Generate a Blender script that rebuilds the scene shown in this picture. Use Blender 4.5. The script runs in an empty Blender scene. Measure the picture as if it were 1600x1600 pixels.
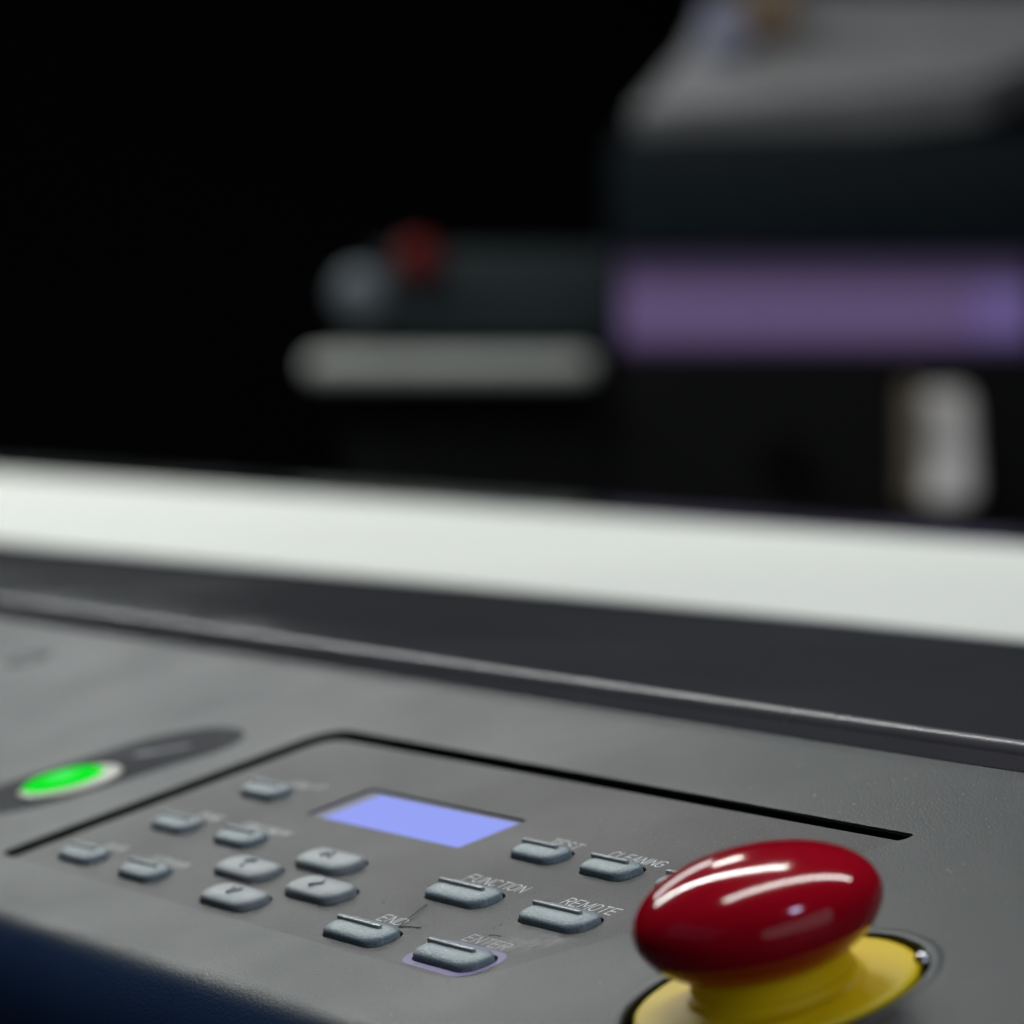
import bpy, bmesh, math, random
from mathutils import Vector, Matrix
random.seed(7)
SC = bpy.context.scene
COL = SC.collection
MM = 0.001

# ------------------------------------------------------------------ camera
cam_d = bpy.data.cameras.new('camera')
cam = bpy.data.objects.new('camera', cam_d)
COL.objects.link(cam)
SC.camera = cam
cam_d.sensor_fit = 'HORIZONTAL'
cam_d.sensor_width = 24.0
cam_d.lens = 91.8
cam_d.clip_start = 0.02
cam_d.clip_end = 60
right = Vector((0.5169, 0.8560, 0.0)).normalized()
fwd = Vector((-0.8551, 0.5163, -0.0454)).normalized()
up = right.cross(fwd).normalized()
CAM = Vector((0.49918, -0.34949, 0.10249))
cam.matrix_world = Matrix(((right.x, up.x, -fwd.x, CAM.x), (right.y, up.y, -fwd.y, CAM.y),
                           (right.z, up.z, -fwd.z, CAM.z), (0, 0, 0, 1)))
cam_d.dof.use_dof = True
cam_d.dof.focus_distance = 0.684
cam_d.dof.aperture_fstop = 0.0918 / 0.0104

# ------------------------------------------------------------------ world, lamps, exposure
world = bpy.data.worlds.new('World')
SC.world = world
world.use_nodes = True
wb = world.node_tree.nodes['Background']
wb.inputs[0].default_value = (0.55, 0.7, 1.0, 1)
wb.inputs[1].default_value = 0.008
SC.view_settings.view_transform = 'Standard'
SC.view_settings.look = 'None'
SC.view_settings.exposure = 0
SC.view_settings.gamma = 1
SC.cycles.use_denoising = True
SC.cycles.sample_clamp_indirect = 6


def area(name, a, b, width, power, color, facing=(0, 0, -1)):
    """rectangular lamp running from a to b"""
    a, b = Vector(a), Vector(b)
    L = bpy.data.lights.new(name, 'AREA')
    L.shape = 'RECTANGLE'
    L.size = (b - a).length
    L.size_y = width
    L.energy = power
    L.color = color
    o = bpy.data.objects.new(name, L)
    x = (b - a).normalized()
    z = -Vector(facing)
    z = (z - z.dot(x) * x).normalized()
    y = z.cross(x)
    m = Matrix((x, y, z)).transposed().to_4x4()
    m.translation = (a + b) / 2
    o.matrix_world = m
    COL.objects.link(o)
    return o


area('ceiling_tube_lamp', (-4.3, 0.05, 1.8), (-1.45, 0.87, 1.8), 0.10, 38, (0.98, 1.0, 0.97))
area('ceiling_tube_lamp', (-1.0, -0.30, 1.8), (-0.38, 1.65, 1.8), 0.13, 20, (0.98, 0.99, 0.96))
area('ceiling_tube_lamp', (-3.66, 1.50, 1.8), (-3.46, 1.70, 1.8), 0.16, 5, (1.0, 0.97, 0.94))
area('far_sheen_light', (-5.7, 0.95, 1.8), (-4.9, 2.25, 1.8), 1.2, 27, (0.94, 0.99, 0.98))  # added lamp, placed to give the deck its sheen on the left
area('small_ceiling_spot', (0.57, -0.03, 1.8), (0.81, -0.03, 1.8), 0.22, 5, (0.60, 0.62, 1.0))
area('front_fill_light', (-3.0, -2.6, 2.1), (0.4, -3.4, 2.1), 1.8, 1.8, (0.5, 0.7, 1.0), facing=(0.1, 1, -0.6))  # added dim blue fill from the operator side, no known window
area('right_fill_light', (1.9, 1.2, 1.2), (2.4, -1.8, 1.0), 1.7, 10.5, (0.86, 0.93, 1.0), facing=(-1, 0.0, -0.35))  # added soft fill for the key ends and yellow neck, no known window

# ------------------------------------------------------------------ helpers
TILT = math.radians(15.4757)          # the control deck slopes up, away from the operator
MT = Matrix.Rotation(TILT, 4, 'X')


def tag(o, label=None, cat=None, group=None, kind=None):
    if label: o['label'] = label
    if cat: o['category'] = cat
    if group: o['group'] = group
    if kind: o['kind'] = kind
    return o


def empty(name, loc=(0, 0, 0), rz=0.0):
    o = bpy.data.objects.new(name, None)
    o.empty_display_size = 0.05
    o.location = loc
    o.rotation_euler = (0, 0, rz)
    COL.objects.link(o)
    return o


def link_mesh(name, me, mat, parent=None, matrix=None, smooth=None):
    o = bpy.data.objects.new(name, me)
    if mat is not None:
        me.materials.clear()
        me.materials.append(mat)
    if smooth is not None:
        me.shade_smooth() if smooth == 'all' else me.shade_flat()
        if isinstance(smooth, (int, float)) and not isinstance(smooth, bool):
            me.shade_smooth()
            me.set_sharp_from_angle(angle=math.radians(smooth))
    COL.objects.link(o)
    if parent is not None:
        o.parent = parent
    if matrix is not None:
        o.matrix_local = matrix
    return o


def build(name, bm, mat, parent=None, matrix=None, smooth=None):
    bmesh.ops.recalc_face_normals(bm, faces=bm.faces)
    me = bpy.data.meshes.new(name)
    bm.to_mesh(me)
    bm.free()
    return link_mesh(name, me, mat, parent, matrix, smooth)


def at(u, v, h=0.0, rz=0.0):
    """place on the tilted deck: millimetres along it, up it, above it"""
    m = MT @ Matrix.Rotation(rz, 4, 'Z')
    m.translation = MT @ Vector((u * MM, v * MM, h * MM))
    return m


def box(bm, lo, hi, bevel=0.0, seg=2):
    r = bmesh.ops.create_cube(bm, size=1.0)
    lo, hi = Vector(lo), Vector(hi)
    for v in r['verts']:
        v.co = Vector([(lo[i] + hi[i]) / 2 + v.co[i] * (hi[i] - lo[i]) for i in range(3)])
    if bevel:
        es = list({e for v in r['verts'] for e in v.link_edges})
        bmesh.ops.bevel(bm, geom=es, offset=bevel, segments=seg, profile=0.6, affect='EDGES')


def loft(bm, loops, cap0=True, cap1=True, closed=True):
    rings = [[bm.verts.new(p) for p in lp] for lp in loops]
    for a, b in zip(rings[:-1], rings[1:]):
        n = len(a)
        for i in range(n if closed else n - 1):
            j = (i + 1) % n
            bm.faces.new((a[i], a[j], b[j], b[i]))
    if cap0: bm.faces.new(list(reversed(rings[0])))
    if cap1: bm.faces.new(rings[-1])


def lathe(bm, prof, n=96, c=(0, 0)):
    """profile of (radius, height) in mm turned about the deck normal"""
    loops = []
    for r, h in prof:
        loops.append([((c[0] + r * math.cos(2 * math.pi * k / n)) * MM, (c[1] + r * math.sin(2 * math.pi * k / n)) * MM, h * MM)
                      for k in range(n)])
    loft(bm, loops)


def rrect(hu, hv, r, n=10, cu=0, cv=0):
    r = max(min(r, hu, hv), 0.01)
    pts = []
    for q, (sx, sy) in enumerate(((1, 1), (-1, 1), (-1, -1), (1, -1))):
        for k in range(n + 1):
            a = (q + k / n) * math.pi / 2
            pts.append((cu + sx * (hu - r) + r * math.cos(a), cv + sy * (hv - r) + r * math.sin(a)))
    return pts


def circle(r, n=96, cu=0, cv=0):
    return [(cu + r * math.cos(2 * math.pi * k / n), cv + r * math.sin(2 * math.pi * k / n)) for k in range(n)]


def round_poly(pts, radii, n=8):
    """a polygon with its corners rounded"""
    out = []
    m = len(pts)
    for i in range(m):
        p = Vector(pts[i]); a = Vector(pts[i - 1]); b = Vector(pts[(i + 1) % m])
        r = radii[i]
        if r <= 0:
            out.append(tuple(p)); continue
        d1 = (a - p).normalized(); d2 = (b - p).normalized()
        p1 = p + d1 * r; p2 = p + d2 * r
        for k in range(n + 1):
            t = k / n
            q = p1 * (1 - t) ** 2 + p * 2 * t * (1 - t) + p2 * t * t
            out.append(tuple(q))
    return out


def plate(name, loops, top, thick, mat, parent, bevel=0.0, matrix=None):
    """flat plate with holes: the first loop is its outline, the others are openings (mm)"""
    cu = bpy.data.curves.new(name, 'CURVE')
    cu.dimensions = '2D'
    cu.fill_mode = 'BOTH'
    for lp in loops:
        s = cu.splines.new('POLY')
        s.points.add(len(lp) - 1)
        for p, q in zip(s.points, lp):
            p.co = (q[0] * MM, q[1] * MM, 0, 1)
        s.use_cyclic_u = True
    cu.extrude = (thick / 2 - bevel) * MM
    if bevel:
        cu.bevel_depth = bevel * MM
        cu.bevel_resolution = 2
        cu.offset = -bevel * MM
    tmp = bpy.data.objects.new('tmp', cu)
    COL.objects.link(tmp)
    dg = bpy.context.evaluated_depsgraph_get()
    me = bpy.data.meshes.new_from_object(tmp.evaluated_get(dg))
    bpy.data.objects.remove(tmp)
    me.name = name
    for v in me.vertices:
        v.co.z += (top - thick / 2) * MM
    return link_mesh(name, me, mat, parent, matrix if matrix is not None else at(0, 0))


def ribbon(bm, pts, w, h=0.0, t=0.02):
    """a stroke of constant width lying flat, mitred a little by overlapping square ends"""
    for a, b in zip(pts[:-1], pts[1:]):
        a, b = Vector(a), Vector(b)
        d = (b - a)
        if d.length < 1e-6: continue
        d.normalize()
        nrm = Vector((-d.y, d.x)) * w / 2
        a2 = a - d * w * 0.35; b2 = b + d * w * 0.35
        vs = [bm.verts.new(((p.x) * MM, (p.y) * MM, h * MM)) for p in (a2 - nrm, b2 - nrm, b2 + nrm, a2 + nrm)]
        bm.faces.new(vs)
        h += 0.0008


# ------------------------------------------------------------------ materials
def mat_new(name):
    m = bpy.data.materials.new(name)
    m.use_nodes = True
    nt = m.node_tree
    return m, nt, nt.nodes['Principled BSDF']


def N(nt, typ, **kw):
    n = nt.nodes.new(typ)
    for k, v in kw.items():
        setattr(n, k, v)
    return n


def plastic(name, col, rough=0.45, spec=0.5, grain=2600, bump=0.25, dist=0.00006, var=0.12, coarse=22, coat=0.0, fine=0.0, metallic=0.0):
    m, nt, b = mat_new(name)
    tc = N(nt, 'ShaderNodeTexCoord')
    n1 = N(nt, 'ShaderNodeTexNoise'); n1.inputs['Scale'].default_value = grain; n1.inputs['Detail'].default_value = 3
    n2 = N(nt, 'ShaderNodeTexNoise'); n2.inputs['Scale'].default_value = coarse; n2.inputs['Detail'].default_value = 5
    nt.links.new(tc.outputs['Object'], n1.inputs['Vector'])
    nt.links.new(tc.outputs['Object'], n2.inputs['Vector'])
    mr = N(nt, 'ShaderNodeMapRange')
    mr.inputs[1].default_value = 0.3; mr.inputs[2].default_value = 0.7
    mr.inputs[3].default_value = 1 - var; mr.inputs[4].default_value = 1 + var
    nt.links.new(n2.outputs['Fac'], mr.inputs[0])
    mr2 = N(nt, 'ShaderNodeMapRange')
    mr2.inputs[1].default_value = 0.3; mr2.inputs[2].default_value = 0.7
    mr2.inputs[3].default_value = 1 - (fine if fine else var * 1.3); mr2.inputs[4].default_value = 1 + (fine if fine else var * 1.3)
    nt.links.new(n1.outputs['Fac'], mr2.inputs[0])
    mul = N(nt, 'ShaderNodeMath', operation='MULTIPLY')
    nt.links.new(mr.outputs[0], mul.inputs[0]); nt.links.new(mr2.outputs[0], mul.inputs[1])
    vm = N(nt, 'ShaderNodeVectorMath', operation='SCALE')
    vm.inputs[0].default_value = col
    nt.links.new(mul.outputs[0], vm.inputs['Scale'])
    nt.links.new(vm.outputs[0], b.inputs['Base Color'])
    rr = N(nt, 'ShaderNodeMapRange')
    rr.inputs[1].default_value = 0.3; rr.inputs[2].default_value = 0.7
    rr.inputs[3].default_value = rough - 0.05; rr.inputs[4].default_value = rough + 0.07
    nt.links.new(n2.outputs['Fac'], rr.inputs[0]); nt.links.new(rr.outputs[0], b.inputs['Roughness'])
    b.inputs['Specular IOR Level'].default_value = spec
    b.inputs['Metallic'].default_value = metallic
    if coat:
        b.inputs['Coat Weight'].default_value = coat
        b.inputs['Coat Roughness'].default_value = 0.03
    if bump:
        bp = N(nt, 'ShaderNodeBump'); bp.inputs['Strength'].default_value = bump; bp.inputs['Distance'].default_value = dist
        nt.links.new(n1.outputs['Fac'], bp.inputs['Height']); nt.links.new(bp.outputs['Normal'], b.inputs['Normal'])
    return m


def flat(name, col, rough=0.5, spec=0.5, emit=None, strength=0.0, metallic=0.0):
    m, nt, b = mat_new(name)
    tc = N(nt, 'ShaderNodeTexCoord')
    n2 = N(nt, 'ShaderNodeTexNoise'); n2.inputs['Scale'].default_value = 60; n2.inputs['Detail'].default_value = 4
    nt.links.new(tc.outputs['Object'], n2.inputs['Vector'])
    mr = N(nt, 'ShaderNodeMapRange'); mr.inputs[3].default_value = 0.85; mr.inputs[4].default_value = 1.15
    nt.links.new(n2.outputs['Fac'], mr.inputs[0])
    vm = N(nt, 'ShaderNodeVectorMath', operation='SCALE'); vm.inputs[0].default_value = col
    nt.links.new(mr.outputs[0], vm.inputs['Scale']); nt.links.new(vm.outputs[0], b.inputs['Base Color'])
    b.inputs['Roughness'].default_value = rough
    b.inputs['Specular IOR Level'].default_value = spec
    b.inputs['Metallic'].default_value = metallic
    if emit:
        b.inputs['Emission Color'].default_value = (*emit, 1)
        b.inputs['Emission Strength'].default_value = strength
    return m


M_HOUSE = plastic('housing_plastic', (0.022, 0.031, 0.034), rough=0.41, spec=0.33, grain=1900, bump=0.8, dist=0.00012, var=0.09, fine=0.42)
M_OVER = plastic('keypad_film', (0.021, 0.022, 0.0225), rough=0.44, spec=0.28, grain=1900, bump=0.8, dist=0.00012, var=0.10, fine=0.5)
M_KEY = plastic('key_rubber', (0.30, 0.385, 0.40), rough=0.34, grain=2300, bump=0.9, dist=0.00016, var=0.10, fine=0.34, coarse=160)
M_BAR = plastic('key_bar_polished_painted_sheen', (0.36, 0.42, 0.42), rough=0.24, grain=2300, bump=0.3, dist=0.00008, var=0.08, coarse=160)  # glossier, with a base paler than the keys standing in for sheen
M_KEYL = plastic('arrow_key_rubber', (0.38, 0.43, 0.43), rough=0.38, grain=4200, bump=0.7, dist=0.0001, var=0.06, coarse=160)
M_DARK = flat('groove_shadow_black', (0.006, 0.006, 0.006), rough=0.9, spec=0.1)
M_RED = plastic('red_gloss_plastic', (0.50, 0.003, 0.016), rough=0.09, spec=0.42, bump=0.0, var=0.02)
M_YEL = plastic('yellow_plastic', (0.98, 0.74, 0.006), rough=0.42, spec=0.28, bump=0.1, dist=0.00002, var=0.05)
M_INK = flat('pale_print', (0.86, 0.90, 0.90), rough=0.5)
M_INKB = flat('faded_print', (0.50, 0.52, 0.53), rough=0.6)
M_LILAC = flat('lilac_print', (0.20, 0.16, 0.38), rough=0.5)
M_NAVY = plastic('switch_plate', (0.012, 0.015, 0.024), rough=0.55, spec=0.06, bump=0.1, var=0.06)
M_RAIL = plastic('rail_anodised', (0.20, 0.195, 0.195), rough=0.24, bump=0.0, var=0.05, spec=0.4)
M_TRIM = plastic('trim_dark', (0.10, 0.10, 0.105), rough=0.3, bump=0.1, var=0.06)
M_CHROME = flat('screw_steel', (0.6, 0.62, 0.65), rough=0.15, metallic=1.0)
M_HAIR = flat('dark_fibre', (0.012, 0.011, 0.01), rough=0.6)

# grease smears on the keypad film: pale streaky film right of the ENTER key, a dark dusty spot beside the fibre
nt = M_OVER.node_tree
b = nt.nodes['Principled BSDF']
tc = N(nt, 'ShaderNodeTexCoord')
prev = b.inputs['Base Color'].links[0].from_socket


def blotch(cx, cy, sx, sy, ang, col, amount, nscale, prev):
    mp = N(nt, 'ShaderNodeMapping', vector_type='TEXTURE')
    mp.inputs['Location'].default_value = (cx * MM, cy * MM, 0)
    mp.inputs['Rotation'].default_value = (0, 0, ang)
    mp.inputs['Scale'].default_value = (sx * MM, sy * MM, 1)
    nt.links.new(tc.outputs['Object'], mp.inputs['Vector'])
    g = N(nt, 'ShaderNodeTexGradient', gradient_type='QUADRATIC_SPHERE')
    nt.links.new(mp.outputs[0], g.inputs[0])
    nz = N(nt, 'ShaderNodeTexNoise'); nz.inputs['Scale'].default_value = nscale; nz.inputs['Detail'].default_value = 5
    nz.inputs['Distortion'].default_value = 0.8
    nt.links.new(mp.outputs[0], nz.inputs['Vector'])
    mr = N(nt, 'ShaderNodeMapRange'); mr.inputs[1].default_value = 0.42; mr.inputs[2].default_value = 0.68
    nt.links.new(nz.outputs['Fac'], mr.inputs[0])
    mu = N(nt, 'ShaderNodeMath', operation='MULTIPLY'); nt.links.new(g.outputs['Fac'], mu.inputs[0]); nt.links.new(mr.outputs[0], mu.inputs[1])
    mu2 = N(nt, 'ShaderNodeMath', operation='MULTIPLY', use_clamp=True); nt.links.new(mu.outputs[0], mu2.inputs[0]); mu2.inputs[1].default_value = amount
    mx = N(nt, 'ShaderNodeMix', data_type='RGBA')
    nt.links.new(mu2.outputs[0], mx.inputs['Factor']); nt.links.new(prev, mx.inputs['A']); mx.inputs['B'].default_value = (*col, 1)
    return mx.outputs['Result']


prev = blotch(-66, -1, 13, 9, 1.0, (0.20, 0.20, 0.20), 1.5, 2.2, prev)
prev = blotch(-72, -6, 11, 5, 0.3, (0.24, 0.24, 0.25), 1.6, 2.5, prev)
prev = blotch(-97.5, -5.5, 5, 3, 0.9, (0.008, 0.008, 0.009), 3.5, 2.2, prev)
prev = blotch(-98.5, -9, 4, 2.2, 0.4, (0.01, 0.01, 0.01), 2.5, 2.4, prev)
nt.links.new(prev, b.inputs['Base Color'])

# ------------------------------------------------------------------ the room
bm = bmesh.new(); box(bm, (-9, -5, -1.0), (3, 9, -0.9))
tag(build('floor', bm, plastic('dark_floor', (0.02, 0.02, 0.022), rough=0.5, bump=0, coarse=2)), kind='structure')
bm = bmesh.new()
rz = math.atan2(0.856, 0.5169)
box(bm, (-9, 0, -0.9), (9, 0.1, 2.6))
mw = Matrix.Rotation(rz, 4, 'Z'); mw.translation = CAM * 1.0 + Vector((fwd.x, fwd.y, 0)).normalized() * 9.0 - Vector((0, 0, CAM.z))
tag(build('wall', bm, plastic('black_wall', (0.002, 0.002, 0.002), rough=0.9, spec=0.1, bump=0, coarse=2), matrix=mw), kind='structure')

# ------------------------------------------------------------------ the near printer
PR = empty('wide_format_printer', (0, 0, 0))
tag(PR, 'grey wide format printer with keypad, blue display and red emergency button, in close-up', 'printer')

# overlay outline (mm on the deck): groove at its back and left, a fine step at its front and right
OV = [(-246.2, -21.4), (-62.5, -21.4), (-57.2, -6.5), (-51.5, 8.0), (-45.0, 32.0), (-42.6, 57.6), (-246.2, 56.9)]
ov = round_poly(OV, [0, 7, 3, 5, 5, 0.6, 7])
OPEN = [(-252.6, -21.5), (-62.4, -21.5), (-57.0, -6.5), (-51.3, 8.0), (-44.8, 32.0), (-42.4, 56.8), (-41.2, 57.6), (-41.2, 60.4), (-252.8, 61.3)]
opening = round_poly(OPEN, [3.0, 7, 3, 5, 5, 0.2, 1.2, 1.4, 10])
deck_outline = [(-2600, -38.5), (500, -38.5), (500, 92), (-2600, 92)]
EST = circle(24.5, 120)
PLT = round_poly([(-309.6, 4), (-306.6, 24), (-303.0, 42), (-291, 51.5), (-274.5, 52.5), (-268.4, 42), (-272.6, 27), (-275.0, 13), (-277.5, 0), (-290, -12), (-306, -10)],
                 [5, 5, 6, 6, 8, 6, 5, 5, 7, 7, 7], n=6)
deck = plate('top_cover', [deck_outline, opening, EST], 0.0, 2.0, M_HOUSE, PR, bevel=0.22)

# rounded front lip, front face, underside and back, as one shell running along the machine
prof = []
R = 13.0
vv, hh = -38.5, 0.0
prof.append((vv, hh))
for k in range(40):                       # rolls over quickly, then turns under more slowly
    a = math.radians(min(k, 9) * 5.0 + max(0, k - 9) * 1.2)
    st = R * math.radians(3.2)
    vv -= st * math.cos(a); hh -= st * math.sin(a)
    prof.append((vv, hh))
v0, h0 = prof[-1]
d = Vector((-math.sin(math.radians(0)) - math.cos(math.radians(78)), -math.sin(math.radians(78))))
prof.append((v0 + d.x * 110, h0 + d.y * 110))
prof.append((60, -170)); prof.append((92, -30)); prof.append((92, -0.02))
prof = [(-35.5, -0.3), (-35.5, 0.004), (-38.5, 0.004)] + prof[1:]


def extruded(name, pr, mat, closed=False):
    bm = bmesh.new()
    rings = [[bm.verts.new((u * MM, v * MM, h * MM)) for v, h in pr] for u in (-2600, 500)]
    for i in range(len(pr) - 1):
        bm.faces.new((rings[0][i], rings[0][i + 1], rings[1][i + 1], rings[1][i]))
    if closed:
        for r in rings: bm.faces.new(r)
    return build(name, bm, mat, PR, at(0, 0), smooth=30)


M_SHELL = plastic('shell_painted_light', (0.022, 0.031, 0.034), rough=0.41, spec=0.33, grain=1900, bump=0.8, dist=0.00012, var=0.09, fine=0.42)
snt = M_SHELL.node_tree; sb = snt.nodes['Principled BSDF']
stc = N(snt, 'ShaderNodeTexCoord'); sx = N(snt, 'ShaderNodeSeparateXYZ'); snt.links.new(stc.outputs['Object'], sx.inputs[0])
smr = N(snt, 'ShaderNodeMapRange', interpolation_type='SMOOTHSTEP')      # blue reflected light painted into the colour where the grey lip turns down
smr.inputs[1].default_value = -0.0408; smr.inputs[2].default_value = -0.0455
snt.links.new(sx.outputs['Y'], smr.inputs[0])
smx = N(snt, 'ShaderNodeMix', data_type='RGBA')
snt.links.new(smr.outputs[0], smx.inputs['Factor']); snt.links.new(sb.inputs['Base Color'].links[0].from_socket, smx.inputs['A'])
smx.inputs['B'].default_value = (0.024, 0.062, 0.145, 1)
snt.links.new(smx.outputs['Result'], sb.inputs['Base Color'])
extruded('front_apron', prof, M_SHELL)['label'] = 'rounded grey front edge with blue reflected light painted into its colour'

# black liner added round the opening, standing in for shade in the groove
lin_in = [(-252.3, -20.9), (-62.5, -20.9), (-57.4, -6.3), (-51.7, 8.0), (-45.2, 32.0), (-42.8, 56.9), (-41.5, 57.8), (-41.5, 60.15), (-252.5, 61.05)]
plate('groove_shade_liner', [round_poly([(-253.2, -21.6), (-62.3, -21.6), (-56.0, -6.0), (-50.0, 8.5), (-43.5, 32.0), (-40.6, 56.8), (-40.6, 60.8), (-253.4, 62.0)], [0.5, 7, 3, 5, 5, 0.5, 1, 10]),
                      round_poly(lin_in, [1.0, 7, 3, 5, 5, 0.2, 1.0, 1.2, 10])], -0.42, 8.0, M_DARK, PR)
# dark well under the groove and keypad
plate('groove_floor', [[(-262, -15), (-40, -15), (-36, 66), (-262, 66)]], -9.0, 1.0, M_DARK, PR)

# ---- keypad overlay with an opening for every key and for the display
K20 = (10.0, 3.7, 3.3)
K15 = (7.5, 3.3, 2.9)
KARR = (9.6, 3.9, 3.5)
keys = [(-111.5, 26.5, K15, 'bar'), (-87.3, 26.3, K15, 'bar'), (-62.5, 26.1, K15, 'bar'),
        (-106.1, 6.0, K20, 'bar'), (-73.0, 5.8, K20, 'bar'),
        (-108.1, -14.7, K20, 'bar'), (-75.8, -14.5, K20, 'bar'),
        (-172.0, -4.0, KARR, 'left'), (-156.0, 5.8, KARR, 'up'), (-157.3, -14.8, KARR, 'down'), (-140.8, -4.9, KARR, 'right'),
        (-222.5, 27.5, K15, 'bar'), (-223.4, 6.5, K15, 'bar'), (-195.6, 6.8, K15, 'bar'),
        (-226.9, -13.7, K15, 'bar'), (-197.8, -14.1, K15, 'bar')]
key_labels = ['grey TEST key with a raised bar', 'grey CLEANING key with a raised bar', 'key half hidden behind the red button',
              'grey FUNCTION key with smudged corner', 'grey REMOTE key with a raised bar', 'grey END key with a fibre at its tip',
              'ENTER key ringed by a lilac outline', 'pale left arrow key', 'pale up arrow key', 'pale down arrow key', 'pale right arrow key',
              'small key alone behind the others, left of the display', 'small key nearest the groove in the second row', 'small key next to the arrow keys, second row',
              'small key in the front row by the groove end', 'small key in the front row left of the arrow keys']
SCR = round_poly([(-190.5, 22.6), (-135.6, 22.6), (-135.6, 38.2), (-196.5, 38.2)], [0.8, 0.8, 0.8, 2])
SCR = rrect(30.4, 7.9, 1.0, 4, cu=-165.7, cv=30.4)
holes = [SCR]
for u, v, (hu, hv, r), kd in keys:
    holes.append(rrect(hu + 0.35, hv + 0.35, r + 0.35, 8, u + 0.25, v))
OVER = plate('keypad_overlay', [ov] + holes, -0.30, 3.2, M_OVER, PR, bevel=0.12)

# ---- keys
def key_mesh(hu, hv, r, crown=0.62, H=1.0):
    bm = bmesh.new()
    steps = [(0, -3.0), (0, H - 0.45), (0.08, H - 0.15), (0.28, H + 0.08), (0.8, H + 0.12 + 0.32 * crown), (1.5, H + 0.12 + 0.62 * crown), (2.3, H + 0.12 + 0.84 * crown), (3.1, H + 0.12 + 0.94 * crown)]
    loops = []
    for ins, h in steps:
        ins = min(ins, hv - 0.25)
        loops.append([(x * MM, y * MM, h * MM) for x, y in rrect(hu - ins, hv - ins, max(r - ins * 0.85, 0.2), 8)])
    loft(bm, loops)
    me = bpy.data.meshes.new('key')
    bmesh.ops.recalc_face_normals(bm, faces=bm.faces)
    bm.to_mesh(me); bm.free()
    me.materials.append(M_KEY)
    me.shade_smooth(); me.set_sharp_from_angle(angle=math.radians(50))
    return me


def bar_mesh(L):
    bm = bmesh.new()
    loops = []
    for k, (w, h) in enumerate(((0.5, 1.0), (0.5, 2.3), (0.40, 2.48), (0.2, 2.54))):
        loops.append([(x * MM, y * MM, h * MM) for x, y in rrect(L / 2 - (0.5 - w), w, w * 0.95, 5)])
    loft(bm, loops)
    bmesh.ops.recalc_face_normals(bm, faces=bm.faces)
    me = bpy.data.meshes.new('raised_bar'); bm.to_mesh(me); bm.free()
    me.materials.append(M_BAR); me.shade_smooth(); me.set_sharp_from_angle(angle=math.radians(50))
    return me


me22, me19, mearr = key_mesh(*K20), key_mesh(*K15), key_mesh(*KARR, crown=0.65, H=1.1)
mearr.materials[0] = M_KEYL
bar22, bar19 = bar_mesh(15.6), bar_mesh(12.0)


def chevron(direction):
    """raised arrow stroke on an arrow key"""
    bm = bmesh.new()
    a = {'left': (math.pi), 'right': 0.0, 'up': math.pi / 2, 'down': -math.pi / 2}[direction]
    tip = Vector((1.2, 0)); arms = [Vector((-1.1, 1.7)), Vector((-1.1, -1.7))]
    rot = Matrix.Rotation(a, 2)
    w = 0.32
    for arm in arms:
        p, q = rot @ tip, rot @ arm
        d = (q - p).normalized(); nn = Vector((-d.y, d.x)) * w
        p = p - d * w * 0.7
        loops = []
        for s, h in ((1.0, 1.0), (1.0, 2.15), (0.55, 2.35)):
            loops.append([((c.x) * MM, (c.y) * MM, h * MM) for c in (p - nn * s, q - nn * s, q + nn * s, p + nn * s)])
        loft(bm, loops)
    bmesh.ops.recalc_face_normals(bm, faces=bm.faces)
    me = bpy.data.meshes.new('arrow_mark'); bm.to_mesh(me); bm.free()
    me.materials.append(M_KEYL)
    return me


for (u, v, dims, kd), lab in zip(keys, key_labels):
    me = {K20: me22, K15: me19, KARR: mearr}[dims]
    k = bpy.data.objects.new('key', me); COL.objects.link(k)
    k.parent = PR
    k.matrix_local = at(u, v, -0.25 + random.uniform(-0.08, 0.08), rz=random.uniform(-0.006, 0.006))
    k['label'] = lab
    if kd == 'bar':
        r = bpy.data.objects.new('raised_bar', bar22 if dims is K20 else bar19)
        r.location = ((-1.4 if dims is K20 else -1.0) * MM, (0.85 if dims is K20 else 0.8) * MM, -0.3 * MM)
    else:
        r = bpy.data.objects.new('arrow_mark', chevron(kd))
        r.location = (0, 0.2 * MM, -0.1 * MM)
    COL.objects.link(r); r.parent = k

# ---- printing on the overlay: a thin condensed stroke alphabet
def arc(cx, cy, rx, ry, a0, a1, n=8):
    return [(cx + rx * math.cos(math.radians(a0 + (a1 - a0) * i / n)), cy + ry * math.sin(math.radians(a0 + (a1 - a0) * i / n))) for i in range(n + 1)]


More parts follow.
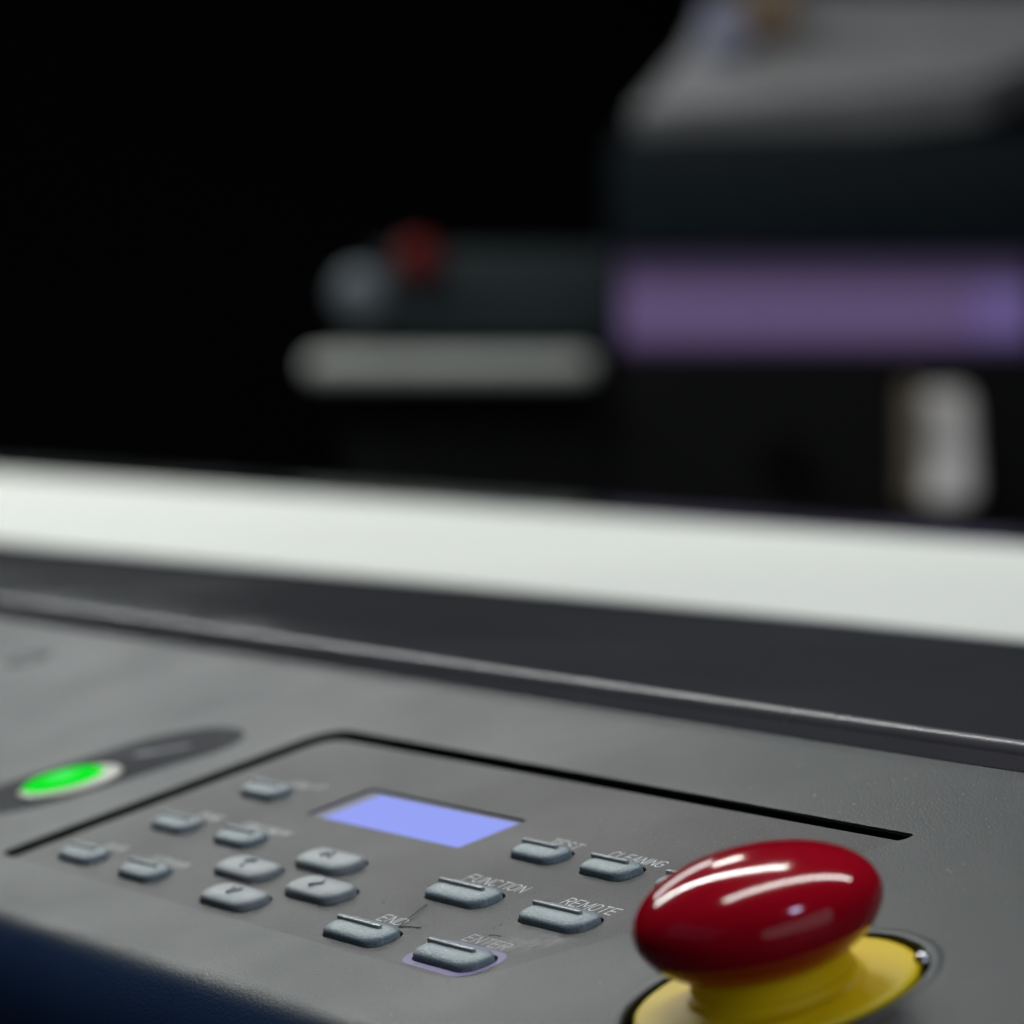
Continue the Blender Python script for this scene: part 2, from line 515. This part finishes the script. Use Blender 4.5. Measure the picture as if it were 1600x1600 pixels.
G = {
    'T': [[(0, 1), (1, 1)], [(.5, 1), (.5, 0)]],
    'E': [[(1, 1), (0, 1), (0, 0), (1, 0)], [(0, .52), (.85, .52)]],
    'F': [[(1, 1), (0, 1), (0, 0)], [(0, .52), (.85, .52)]],
    'S': [arc(.5, .76, .5, .24, 30, 270, 8) + arc(.5, .26, .5, .26, 90, -150, 8)],
    'L': [[(0, 1), (0, 0), (1, 0)]],
    'C': [arc(.5, .72, .5, .28, 20, 180, 6) + arc(.5, .28, .5, .28, 180, 340, 6)],
    'G': [arc(.5, .72, .5, .28, 20, 180, 6) + arc(.5, .28, .5, .28, 180, 360, 6) + [(1, .48), (.55, .48)]],
    'A': [[(0, 0), (.5, 1), (1, 0)], [(.2, .36), (.8, .36)]],
    'N': [[(0, 0), (0, 1), (1, 0), (1, 1)]],
    'I': [[(.0, 0), (.0, 1)]],
    'U': [[(0, 1)] + arc(.5, .28, .5, .28, 180, 360, 8) + [(1, 1)]],
    'O': [arc(.5, .72, .5, .28, 0, 180, 8) + arc(.5, .28, .5, .28, 180, 360, 8) + [(1, .72)]],
    'R': [[(0, 0), (0, 1), (.55, 1)] + arc(.6, .76, .4, .24, 90, -90, 6) + [(0, .52)], [(.5, .52), (1, 0)]],
    'M': [[(0, 0), (0, 1), (.5, .25), (1, 1), (1, 0)]],
    'D': [[(0, 0), (0, 1), (.4, 1)] + arc(.45, .68, .55, .32, 90, 0, 5) + arc(.45, .32, .55, .32, 0, -90, 5) + [(0, 0)]],
}


def word(text, u, v, width, height, mat, w=0.27):
    bm = bmesh.new()
    adv = []
    for ch in text:
        adv.append({'I': 0.46, 'M': 1.72}.get(ch, 1.42))
    total = sum(adv) - 0.42
    s = width / total
    x = 0.0
    for ch, ad in zip(text, adv):
        cw = {'I': 0.0, 'M': 1.3}.get(ch, 1.0)
        if ch == 'I': x += 0.02
        for st in G[ch]:
            ribbon(bm, [(x * s + p[0] * cw * s, p[1] * height) for p in st], w)
        x += ad
    o = build('key_lettering', bm, mat, OVER)
    o.location = (u * MM, v * MM, -0.285 * MM)
    o['label'] = 'word %s printed in pale thin capitals' % text
    return o


word('FUNCTION', -115.6, 11.6, 20.0, 2.7, M_INK)
word('REMOTE', -81.4, 11.2, 16.4, 2.7, M_INK)
word('CLEANING', -96.2, 31.0, 17.2, 2.5, M_INK)
word('TEST', -117.0, 30.9, 10.0, 2.6, M_INK)
word('END', -112.7, -9.0, 8.0, 2.7, M_INK)
word('ENTER', -83.4, -8.3, 13.4, 2.7, M_INKB, 0.34)


def worn_print(u, v, width, height):
    """print that is too blurred to read in the photograph: uneven upright strokes"""
    bm = bmesh.new()
    x = 0
    while x < width:
        hh = height * random.uniform(0.8, 1.0)
        ribbon(bm, [(x, 0), (x, hh)], 0.3)
        if random.random() < 0.6: ribbon(bm, [(x, random.choice((0, hh, hh / 2))), (x + 0.9, random.choice((0, hh)))], 0.3)
        x += random.uniform(1.1, 1.6)
    o = build('worn_lettering', bm, M_INK, OVER)
    o.location = (u * MM, v * MM, -0.285 * MM)


for a in ((-222, 32.6, 8.0, 2.4), (-212.3, 33.2, 2.6, 2.4), (-224, 11.6, 8.5, 2.4), (-205, 12.0, 19, 2.4), (-227.5, -8.6, 7.5, 2.4), (-206, -8.8, 15.5, 2.4)):
    worn_print(*a)

# lilac outline round the ENTER key
o = plate('key_outline', [rrect(11.9, 5.6, 4.6, 8, -75.6, -14.6), rrect(10.5, 4.2, 3.7, 8, -75.5, -14.5)], -0.26, 0.04, M_LILAC, PR)
o.parent = OVER
o.matrix_local = Matrix.Identity(4)

# ---- display
M_SCR = flat('display_glow', (0.02, 0.02, 0.04), rough=0.6, spec=0.0, emit=(0.30, 0.36, 0.90), strength=1.0)
DISP = plate('display', [rrect(30.2, 7.7, 0.8, 4, cu=-165.7, cv=30.4)], -0.75, 1.5, plastic('display_surround', (0.06, 0.065, 0.16), rough=0.4, bump=0), PR)
lit = plate('lit_screen', [rrect(27.0, 6.9, 0.3, 3, cu=-162.6, cv=29.7)], -0.5, 1.0, M_SCR, PR)
lit.parent = DISP
lit.matrix_local = Matrix.Identity(4)

# ---- power switch on its dark plate
SW = plate('switch_plate', [PLT], 0.12, 0.4, M_NAVY, PR, bevel=0.08)
def ell(hu, hv, steps, rot, name, mat, cu, cv, par):
    bm = bmesh.new()
    loops = []
    for s, h in steps:
        loops.append([(hu * s * math.cos(t) * MM, hv * s * math.sin(t) * MM, h * MM) for t in [2 * math.pi * k / 64 for k in range(64)]])
    loft(bm, loops)
    m = Matrix.Rotation(rot, 4, 'Z'); m.translation = (cu * MM, cv * MM, 0)
    return build(name, bm, mat, par, m, smooth=50)


M_RING = flat('cream_ring', (0.62, 0.60, 0.50), rough=0.3)
M_GREEN, gnt, gb = mat_new('green_lens')
tcg = N(gnt, 'ShaderNodeTexCoord')
gg = N(gnt, 'ShaderNodeTexGradient', gradient_type='SPHERICAL')
mpg = N(gnt, 'ShaderNodeMapping', vector_type='TEXTURE'); mpg.inputs['Scale'].default_value = (8.4 * MM, 8.4 * MM, 0.03)
gnt.links.new(tcg.outputs['Object'], mpg.inputs['Vector']); gnt.links.new(mpg.outputs[0], gg.inputs[0])
cr = N(gnt, 'ShaderNodeValToRGB')
cr.color_ramp.elements[0].color = (0.0, 0.80, 0.015, 1); cr.color_ramp.elements[1].color = (0.13, 0.98, 0.22, 1)
cr.color_ramp.elements[0].position = 0.42; cr.color_ramp.elements[1].position = 1.0
gnt.links.new(gg.outputs['Fac'], cr.inputs[0]); gnt.links.new(cr.outputs[0], gb.inputs['Emission Color'])
gb.inputs['Emission Strength'].default_value = 0.98
gb.inputs['Specular IOR Level'].default_value = 0.0
gb.inputs['Roughness'].default_value = 0.6
gb.inputs['Base Color'].default_value = (0.005, 0.05, 0.01, 1)
ell(11.8, 10.6, ((1, 0), (1, 0.5), (0.95, 0.8), (0.86, 0.85)), 0.9, 'button_ring', M_RING, -288.2, 12.6, SW)
ell(9.4, 8.2, ((1, 0.7), (1, 1.0), (0.9, 1.5), (0.6, 1.8), (0.25, 1.9)), 0.9, 'green_button', M_GREEN, -290.2, 12.0, SW)
bm = bmesh.new()
ribbon(bm, [(-291.5, 31.5), (-288.5, 33.5)], 2.6); ribbon(bm, [(-288.5, 33.6), (-283.0, 39.5)], 2.0, h=0.01)
o = build('switch_marking', bm, flat('plate_print', (0.10, 0.11, 0.14), rough=0.5), SW); o.location.z = 0.14 * MM

# ---- deck details
bm = bmesh.new(); lathe(bm, [(6.0, -0.5), (6.0, 0.1), (5.4, 0.25), (4.4, 0.25), (4.0, -0.1), (0.01, -0.1)], 32)
build('plug_cap', bm, M_NAVY, PR, at(-432, 69), smooth=40)

# ---- rear trim rail along the deck
RP = [(92.02, -6), (92.02, -0.6), (91.3, -0.1), (91.3, 0.15), (92.9, 2.35), (93.05, 2.3), (93.25, 2.75), (93.9, 3.7), (94.4, 4.05), (95.2, 4.15), (96.2, 4.0), (97.0, 3.5), (97.4, 2.6), (97.4, -6)]
bm = bmesh.new()
rings = [[bm.verts.new((u * MM, v * MM, h * MM)) for v, h in RP] for u in (-2600, 500)]
for i in range(len(RP)):
    j = (i + 1) % len(RP)
    bm.faces.new((rings[0][i], rings[0][j], rings[1][j], rings[1][i]))
bm.faces.new(rings[0]); bm.faces.new(rings[1])
build('rear_rail', bm, M_RAIL, PR, at(0, 0), smooth=35)

# ---- platen behind the rail (level)
bm = bmesh.new()
box(bm, (-4.5, 0.0955, -0.06), (0.9, 0.66, 0.0215), bevel=0.003)
build('platen', bm, plastic('platen_black', (0.052, 0.055, 0.060), rough=0.10, spec=0.16, bump=0.0, grain=900, var=0.08, coarse=12), PR, smooth=40)
for x in (-2.25, 0.35):
    bm = bmesh.new(); box(bm, (x - 0.05, 0.12, -0.86), (x + 0.05, 0.55, -0.062), 0.004)
    st = build('stand_leg', bm, M_TRIM, PR)
    bm = bmesh.new(); box(bm, (x - 0.1, 0.02, -0.9), (x + 0.1, 0.65, -0.861), 0.004)
    build('stand_foot', bm, M_TRIM, st)

# ---- emergency stop (part: collar disc; sub-parts: red cap, screw)
bm = bmesh.new()
lathe(bm, [(22.0, -5.0), (22.7, -4.6), (22.9, -0.6), (22.75, -0.1), (22.3, 0.25), (21.6, 0.35), (15.0, 0.45), (13.9, 0.6), (13.55, 1.0), (13.45, 2.2),
           (13.0, 2.3), (12.9, 2.9), (12.9, 4.2), (12.8, 5.6), (12.7, 8.0), (6, 8.1)], 128)
ES = build('emergency_stop', bm, M_YEL, PR, at(0, 0), smooth=60)
ES['label'] = 'yellow collar carrying the red mushroom emergency button'
bm = bmesh.new()
cp = []
for k in range(0, 81):
    a = math.radians(-56 + (90 + 55.5) * k / 80)
    # a little squarer than an ellipse at the rim
    rr = 20.0 * abs(math.cos(a)) ** 0.97 if k < 80 else 0.02
    hh = 13.5 + (9.0 if a > 0 else 10.4) * math.sin(a)
    if a > 0: hh -= 0.08 * math.exp(-(rr / 6.0) ** 2)      # shallow finger dimple in the crown
    cp.append((rr, hh))
cp = [(12.0, 4.2)] + cp
lathe(bm, cp, 160)
cap = build('red_cap', bm, M_RED, ES, Matrix.Identity(4), smooth='all')
bm = bmesh.new(); lathe(bm, [(24.3, -4.9), (24.3, -4.0), (20, -4.0)], 96)
build('hole_floor', bm, M_DARK, ES, Matrix.Identity(4))
bm = bmesh.new(); bmesh.ops.create_icosphere(bm, subdivisions=3, radius=1.5 * MM)
m = Matrix.Identity(4); m.translation = (13.9 * MM, 18.9 * MM, -0.1 * MM)
build('screw_head', bm, M_CHROME, ES, m, smooth='all')
bm = bmesh.new(); loops = []
for r, h in ((24.55, -0.6), (24.6, 0.02), (24.9, 0.16), (26.2, 0.18), (26.8, 0.01)):
    loops.append([(r * math.cos(t) * MM, r * math.sin(t) * MM, h * MM) for t in [2 * math.pi * k / 120 for k in range(120)]])
loft(bm, loops, False, False)
build('hole_rim', bm, M_HOUSE, ES, Matrix.Identity(4), smooth='all')

# ------------------------------------------------------------------ loose things near by
# white media sheet on the platen
bm = bmesh.new()
zt = 0.0222
pts = [(-4.4, 0.225), (-1.6, 0.25), (-0.86, 0.266), (-0.55, 0.287), (-0.39, 0.295), (0.5, 0.30), (0.5, 0.585), (-0.73, 0.583), (-1.14, 0.574), (-1.78, 0.560), (-4.4, 0.54)]
loops = [[(x, y, 0.0217) for x, y in pts], [(x, y, zt) for x, y in pts]]
loft(bm, loops)
tag(build('media_sheet', bm, plastic('white_vinyl', (0.84, 0.87, 0.82), rough=0.55, bump=0, var=0.01, coarse=6)),
    'long white sheet of print media lying across the dark platen behind the keypad', 'sheet')


# fibre lying on the keypad
def fibre(name, pts, r, label, cat):
    cu = bpy.data.curves.new(name, 'CURVE'); cu.dimensions = '3D'; cu.bevel_depth = r * MM; cu.bevel_resolution = 1
    s = cu.splines.new('POLY'); s.points.add(len(pts) - 1)
    for p, q in zip(s.points, pts): p.co = (q[0] * MM, q[1] * MM, q[2] * MM, 1)
    tmp = bpy.data.objects.new('tmp', cu); COL.objects.link(tmp)
    me = bpy.data.meshes.new_from_object(tmp.evaluated_get(bpy.context.evaluated_depsgraph_get()))
    bpy.data.objects.remove(tmp)
    o = link_mesh(name, me, M_HAIR, None, at(0, 0), smooth='all')
    return tag(o, label, cat)


fp = []
for i in range(13):
    t = i / 12
    fp.append((-109.4 + 6.0 * t + 0.5 * math.sin(t * 3.1), 0.0 - 9.6 * t - 0.2 * math.sin(3.1 * t), -0.18 + 0.25 * math.sin(3.14 * t)))
for i in range(1, 9):
    t = i / 8
    fp.append((-103.4 + 5.2 * t, -9.6 + 1.5 * t + 0.4 * math.sin(3.14 * t), -0.18))
fibre('hair_fibre', fp, 0.075, 'thin dark bent hair lying on the keypad by the END key', 'hair')
fibre('lint_fibre', [(-79.8, -4.8, -0.2), (-79.0, -4.5, -0.15), (-78, -4.3, -0.15), (-76.8, -4.2, -0.2)], 0.06, 'short dark lint fibre above the ENTER lettering', 'lint')

# dust and lint specks scattered over the deck
bm = bmesh.new()
for i in range(900):
    if random.random() < 0.55:
        u = random.uniform(-125, -45); v = random.uniform(-20, 45); h = -0.28
    else:
        u = random.uniform(-130, 10); v = random.uniform(-38, 90); h = 0.01
        if -255 < u < -40 and -22 < v < 61: h = -0.28
    if -256 < u < -40 and 56.5 < v < 61: continue
    if u * u + v * v < 27 ** 2: continue
    s = random.choice((0.06, 0.08, 0.10, 0.10, 0.15, 0.22)) * random.uniform(0.7, 1.2)
    a = random.uniform(0, 3.14)
    q = [Vector((math.cos(a + k * 2.1) * s * random.uniform(0.6, 1.3), math.sin(a + k * 2.1) * s, 0)) for k in range(3)]
    vs = [bm.verts.new(((u + p.x) * MM, (v + p.y) * MM, h * MM)) for p in q]
    tp = bm.verts.new((u * MM, v * MM, (h + s * 0.6) * MM))
    for k in range(3): bm.faces.new((vs[k], vs[(k + 1) % 3], tp))
o = build('dust', bm, flat('dust_grey', (0.30, 0.31, 0.32), rough=0.8), None, at(0, 0))
tag(o, 'pale dust specks scattered over the keypad and cover', 'dust', kind='stuff')

# ------------------------------------------------------------------ the far printer, out of focus
FD = 5.0
fh = Vector((fwd.x, fwd.y, 0)).normalized()
BP = empty('background_printer', Vector((CAM.x, CAM.y, -0.9)) + fh * FD, rz=math.atan2(right.y, right.x))
tag(BP, 'dark printer standing far behind with violet lit window and grey lid', 'printer')
S = 0.000817


def px(x): return (x - 800) * S
def pz(y): return 0.9 + CAM.z - (y - 522) * S


F_BODY = plastic('far_body', (0.006, 0.012, 0.016), rough=0.5, spec=0.15, bump=0, coarse=5)
F_ARM = plastic('far_arm', (0.024, 0.036, 0.040), rough=0.5, spec=0.2, bump=0, coarse=5)
F_LID = plastic('far_lid', (0.29, 0.295, 0.305), rough=0.5, spec=0.3, bump=0, coarse=5)
F_TRAY = plastic('far_tray', (0.50, 0.53, 0.50), rough=0.5, bump=0, coarse=5)
F_BLACK = plastic('far_black', (0.0065, 0.0068, 0.0075), rough=0.8, spec=0.12, bump=0, coarse=5)
F_WHITE = plastic('far_white', (0.90, 0.89, 0.88), rough=0.5, bump=0, coarse=5)

bm = bmesh.new(); box(bm, (px(968), 0, pz(398)), (px(2100), 0.5, pz(205)), 0.008)
build('upper_body', bm, F_BODY, BP, smooth=40)
bm = bmesh.new(); box(bm, (px(965), 0.02, 0.0), (px(2100), 0.5, pz(548)), 0.006)
build('cabinet', bm, F_BLACK, BP, smooth=40)
bm = bmesh.new(); box(bm, (px(1622), 0.0, pz(548) + 0.002), (px(2100), 0.5, pz(398) - 0.002), 0.004)
box(bm, (px(965), 0.05, pz(548) + 0.002), (px(1622) - 0.002, 0.5, pz(398) - 0.002), 0.004)
build('window_recess', bm, F_BLACK, BP, smooth=40)
M_VIO = flat('violet_window', (0.10, 0.07, 0.14), rough=0.35, emit=(0.36, 0.235, 0.58), strength=0.20)
M_VIO2 = flat('violet_lamp', (0.10, 0.07, 0.18), rough=0.35, emit=(0.36, 0.26, 0.74), strength=0.24)
M_VIO3 = flat('violet_dim', (0.08, 0.06, 0.12), rough=0.35, emit=(0.36, 0.24, 0.58), strength=0.08)
for ya, yb in ((402, 443), (533, 546)):
    bm = bmesh.new(); box(bm, (px(972), 0.040, pz(yb)), (px(1618), 0.049, pz(ya)), 0.001)
    build('lit_window', bm, M_VIO3, BP)['label'] = 'dim edge strip of the lit window'
bm = bmesh.new(); box(bm, (px(972), 0.035, pz(532)), (px(1520), 0.048, pz(444)), 0.002)
build('lit_window', bm, M_VIO, BP)
bm = bmesh.new(); box(bm, (px(1523), 0.03, pz(530)), (px(1618), 0.046, pz(444)), 0.002)
build('lit_window', bm, M_VIO2, BP)['label'] = 'brighter violet end of the lit window'
# sloping lid with a tapered left end
bm = bmesh.new()
lo = [(px(988), -0.01, pz(180)), (px(1530), -0.01, pz(128)), (px(1640), 0.05, pz(80)), (px(2000), 0.10, pz(60)), (px(2000), 0.45, pz(-60)), (px(1135), 0.36, pz(-40)), (px(1082), 0.22, pz(62))]
loft(bm, [[(x, y + 0.02, z - 0.05) for x, y, z in lo], lo])
build('lid', bm, F_LID, BP, smooth=20)
bm = bmesh.new(); box(bm, (px(585), 0.02, pz(530)), (px(965) - 0.002, 0.40, pz(390)), 0.010)
build('control_arm', bm, F_ARM, BP, smooth=40)
bm = bmesh.new(); box(bm, (px(480), -0.06, pz(597)), (px(930), 0.25, pz(552)), 0.02, 3)
build('tray', bm, F_TRAY, BP, smooth=40)
bm = bmesh.new(); box(bm, (px(540), 0.03, 0.0), (px(965) - 0.002, 0.25, pz(609)), 0.006)
build('arm_cabinet', bm, F_BLACK, BP, smooth=40)


def turned(name, prof, mat, x, y, z, rotx, parent, n=40):
    bm = bmesh.new()
    loft(bm, [[(r * math.cos(2 * math.pi * k / n), r * math.sin(2 * math.pi * k / n), h) for k in range(n)] for r, h in prof])
    m = Matrix.Translation((x, y, z)) @ Matrix.Rotation(rotx, 4, 'X')
    return build(name, bm, mat, parent, m, smooth=50)


turned('emergency_button', [(0.012, -0.03), (0.013, 0), (0.022, 0.002), (0.028, 0.010), (0.029, 0.016), (0.022, 0.026), (0.012, 0.031), (0.001, 0.032)],
       plastic('far_red', (0.13, 0.006, 0.006), rough=0.45, spec=0.1, bump=0), px(655), -0.005, pz(412), math.radians(70), BP)
turned('end_cap', [(0.024, -0.04), (0.034, -0.025), (0.037, 0.0), (0.034, 0.025), (0.023, 0.036), (0.002, 0.038)],
       plastic('far_grey_cap', (0.13, 0.155, 0.18), rough=0.5, bump=0), px(566), 0.0, pz(462), math.radians(90), BP)
bm = bmesh.new(); box(bm, (px(575), 0.0, pz(532)), (px(625), 0.05, pz(480)), 0.01)
build('cap_bracket', bm, F_ARM, BP, smooth=40)
turned('knob', [(0.026, -0.02), (0.028, 0.02), (0.022, 0.03), (0.002, 0.031)], M_DARK, px(1215), 0.0, pz(702), math.radians(90), BP)
bm = bmesh.new(); box(bm, (px(1434), -0.06, pz(786)), (px(1522), 0.03, pz(594)), 0.022, 4)
for v in bm.verts: v.co.y += (v.co.z - pz(786)) * 0.55
bm2 = bmesh.new(); box(bm2, (px(1412), -0.05, pz(780)), (px(1433), 0.02, pz(600)), 0.004)  # brown strip added to stand in for the cover's shaded left side
build('side_shade_strip', bm2, plastic('far_brown', (0.26, 0.21, 0.15), rough=0.6, bump=0), BP)
build('side_cover', bm, F_WHITE, BP, smooth=40)['label'] = 'upright white cover below the violet window'
# boxes on the lid
M1 = Matrix.Translation((CAM + fh * FD).xy.to_3d()) @ Matrix.Rotation(math.atan2(right.y, right.x), 4, 'Z')
bm = bmesh.new(); box(bm, (px(1108), 0.14, pz(75) - 0.9), (px(1172), 0.22, pz(-10) - 0.9), 0.006)
tag(build('small_box', bm, plastic('pale_blue_card', (0.32, 0.33, 0.46), rough=0.6, bump=0), None, M1), 'small pale blue box resting on the far printer lid at its left end', 'box')
bm = bmesh.new(); box(bm, (px(1180), 0.22, pz(35) - 0.9), (px(1262), 0.30, pz(-60) - 0.9), 0.004)
tag(build('cardboard_box', bm, plastic('brown_card', (0.24, 0.17, 0.11), rough=0.7, bump=0), None, M1), 'brown cardboard box on the far printer lid behind the pale blue box', 'box')
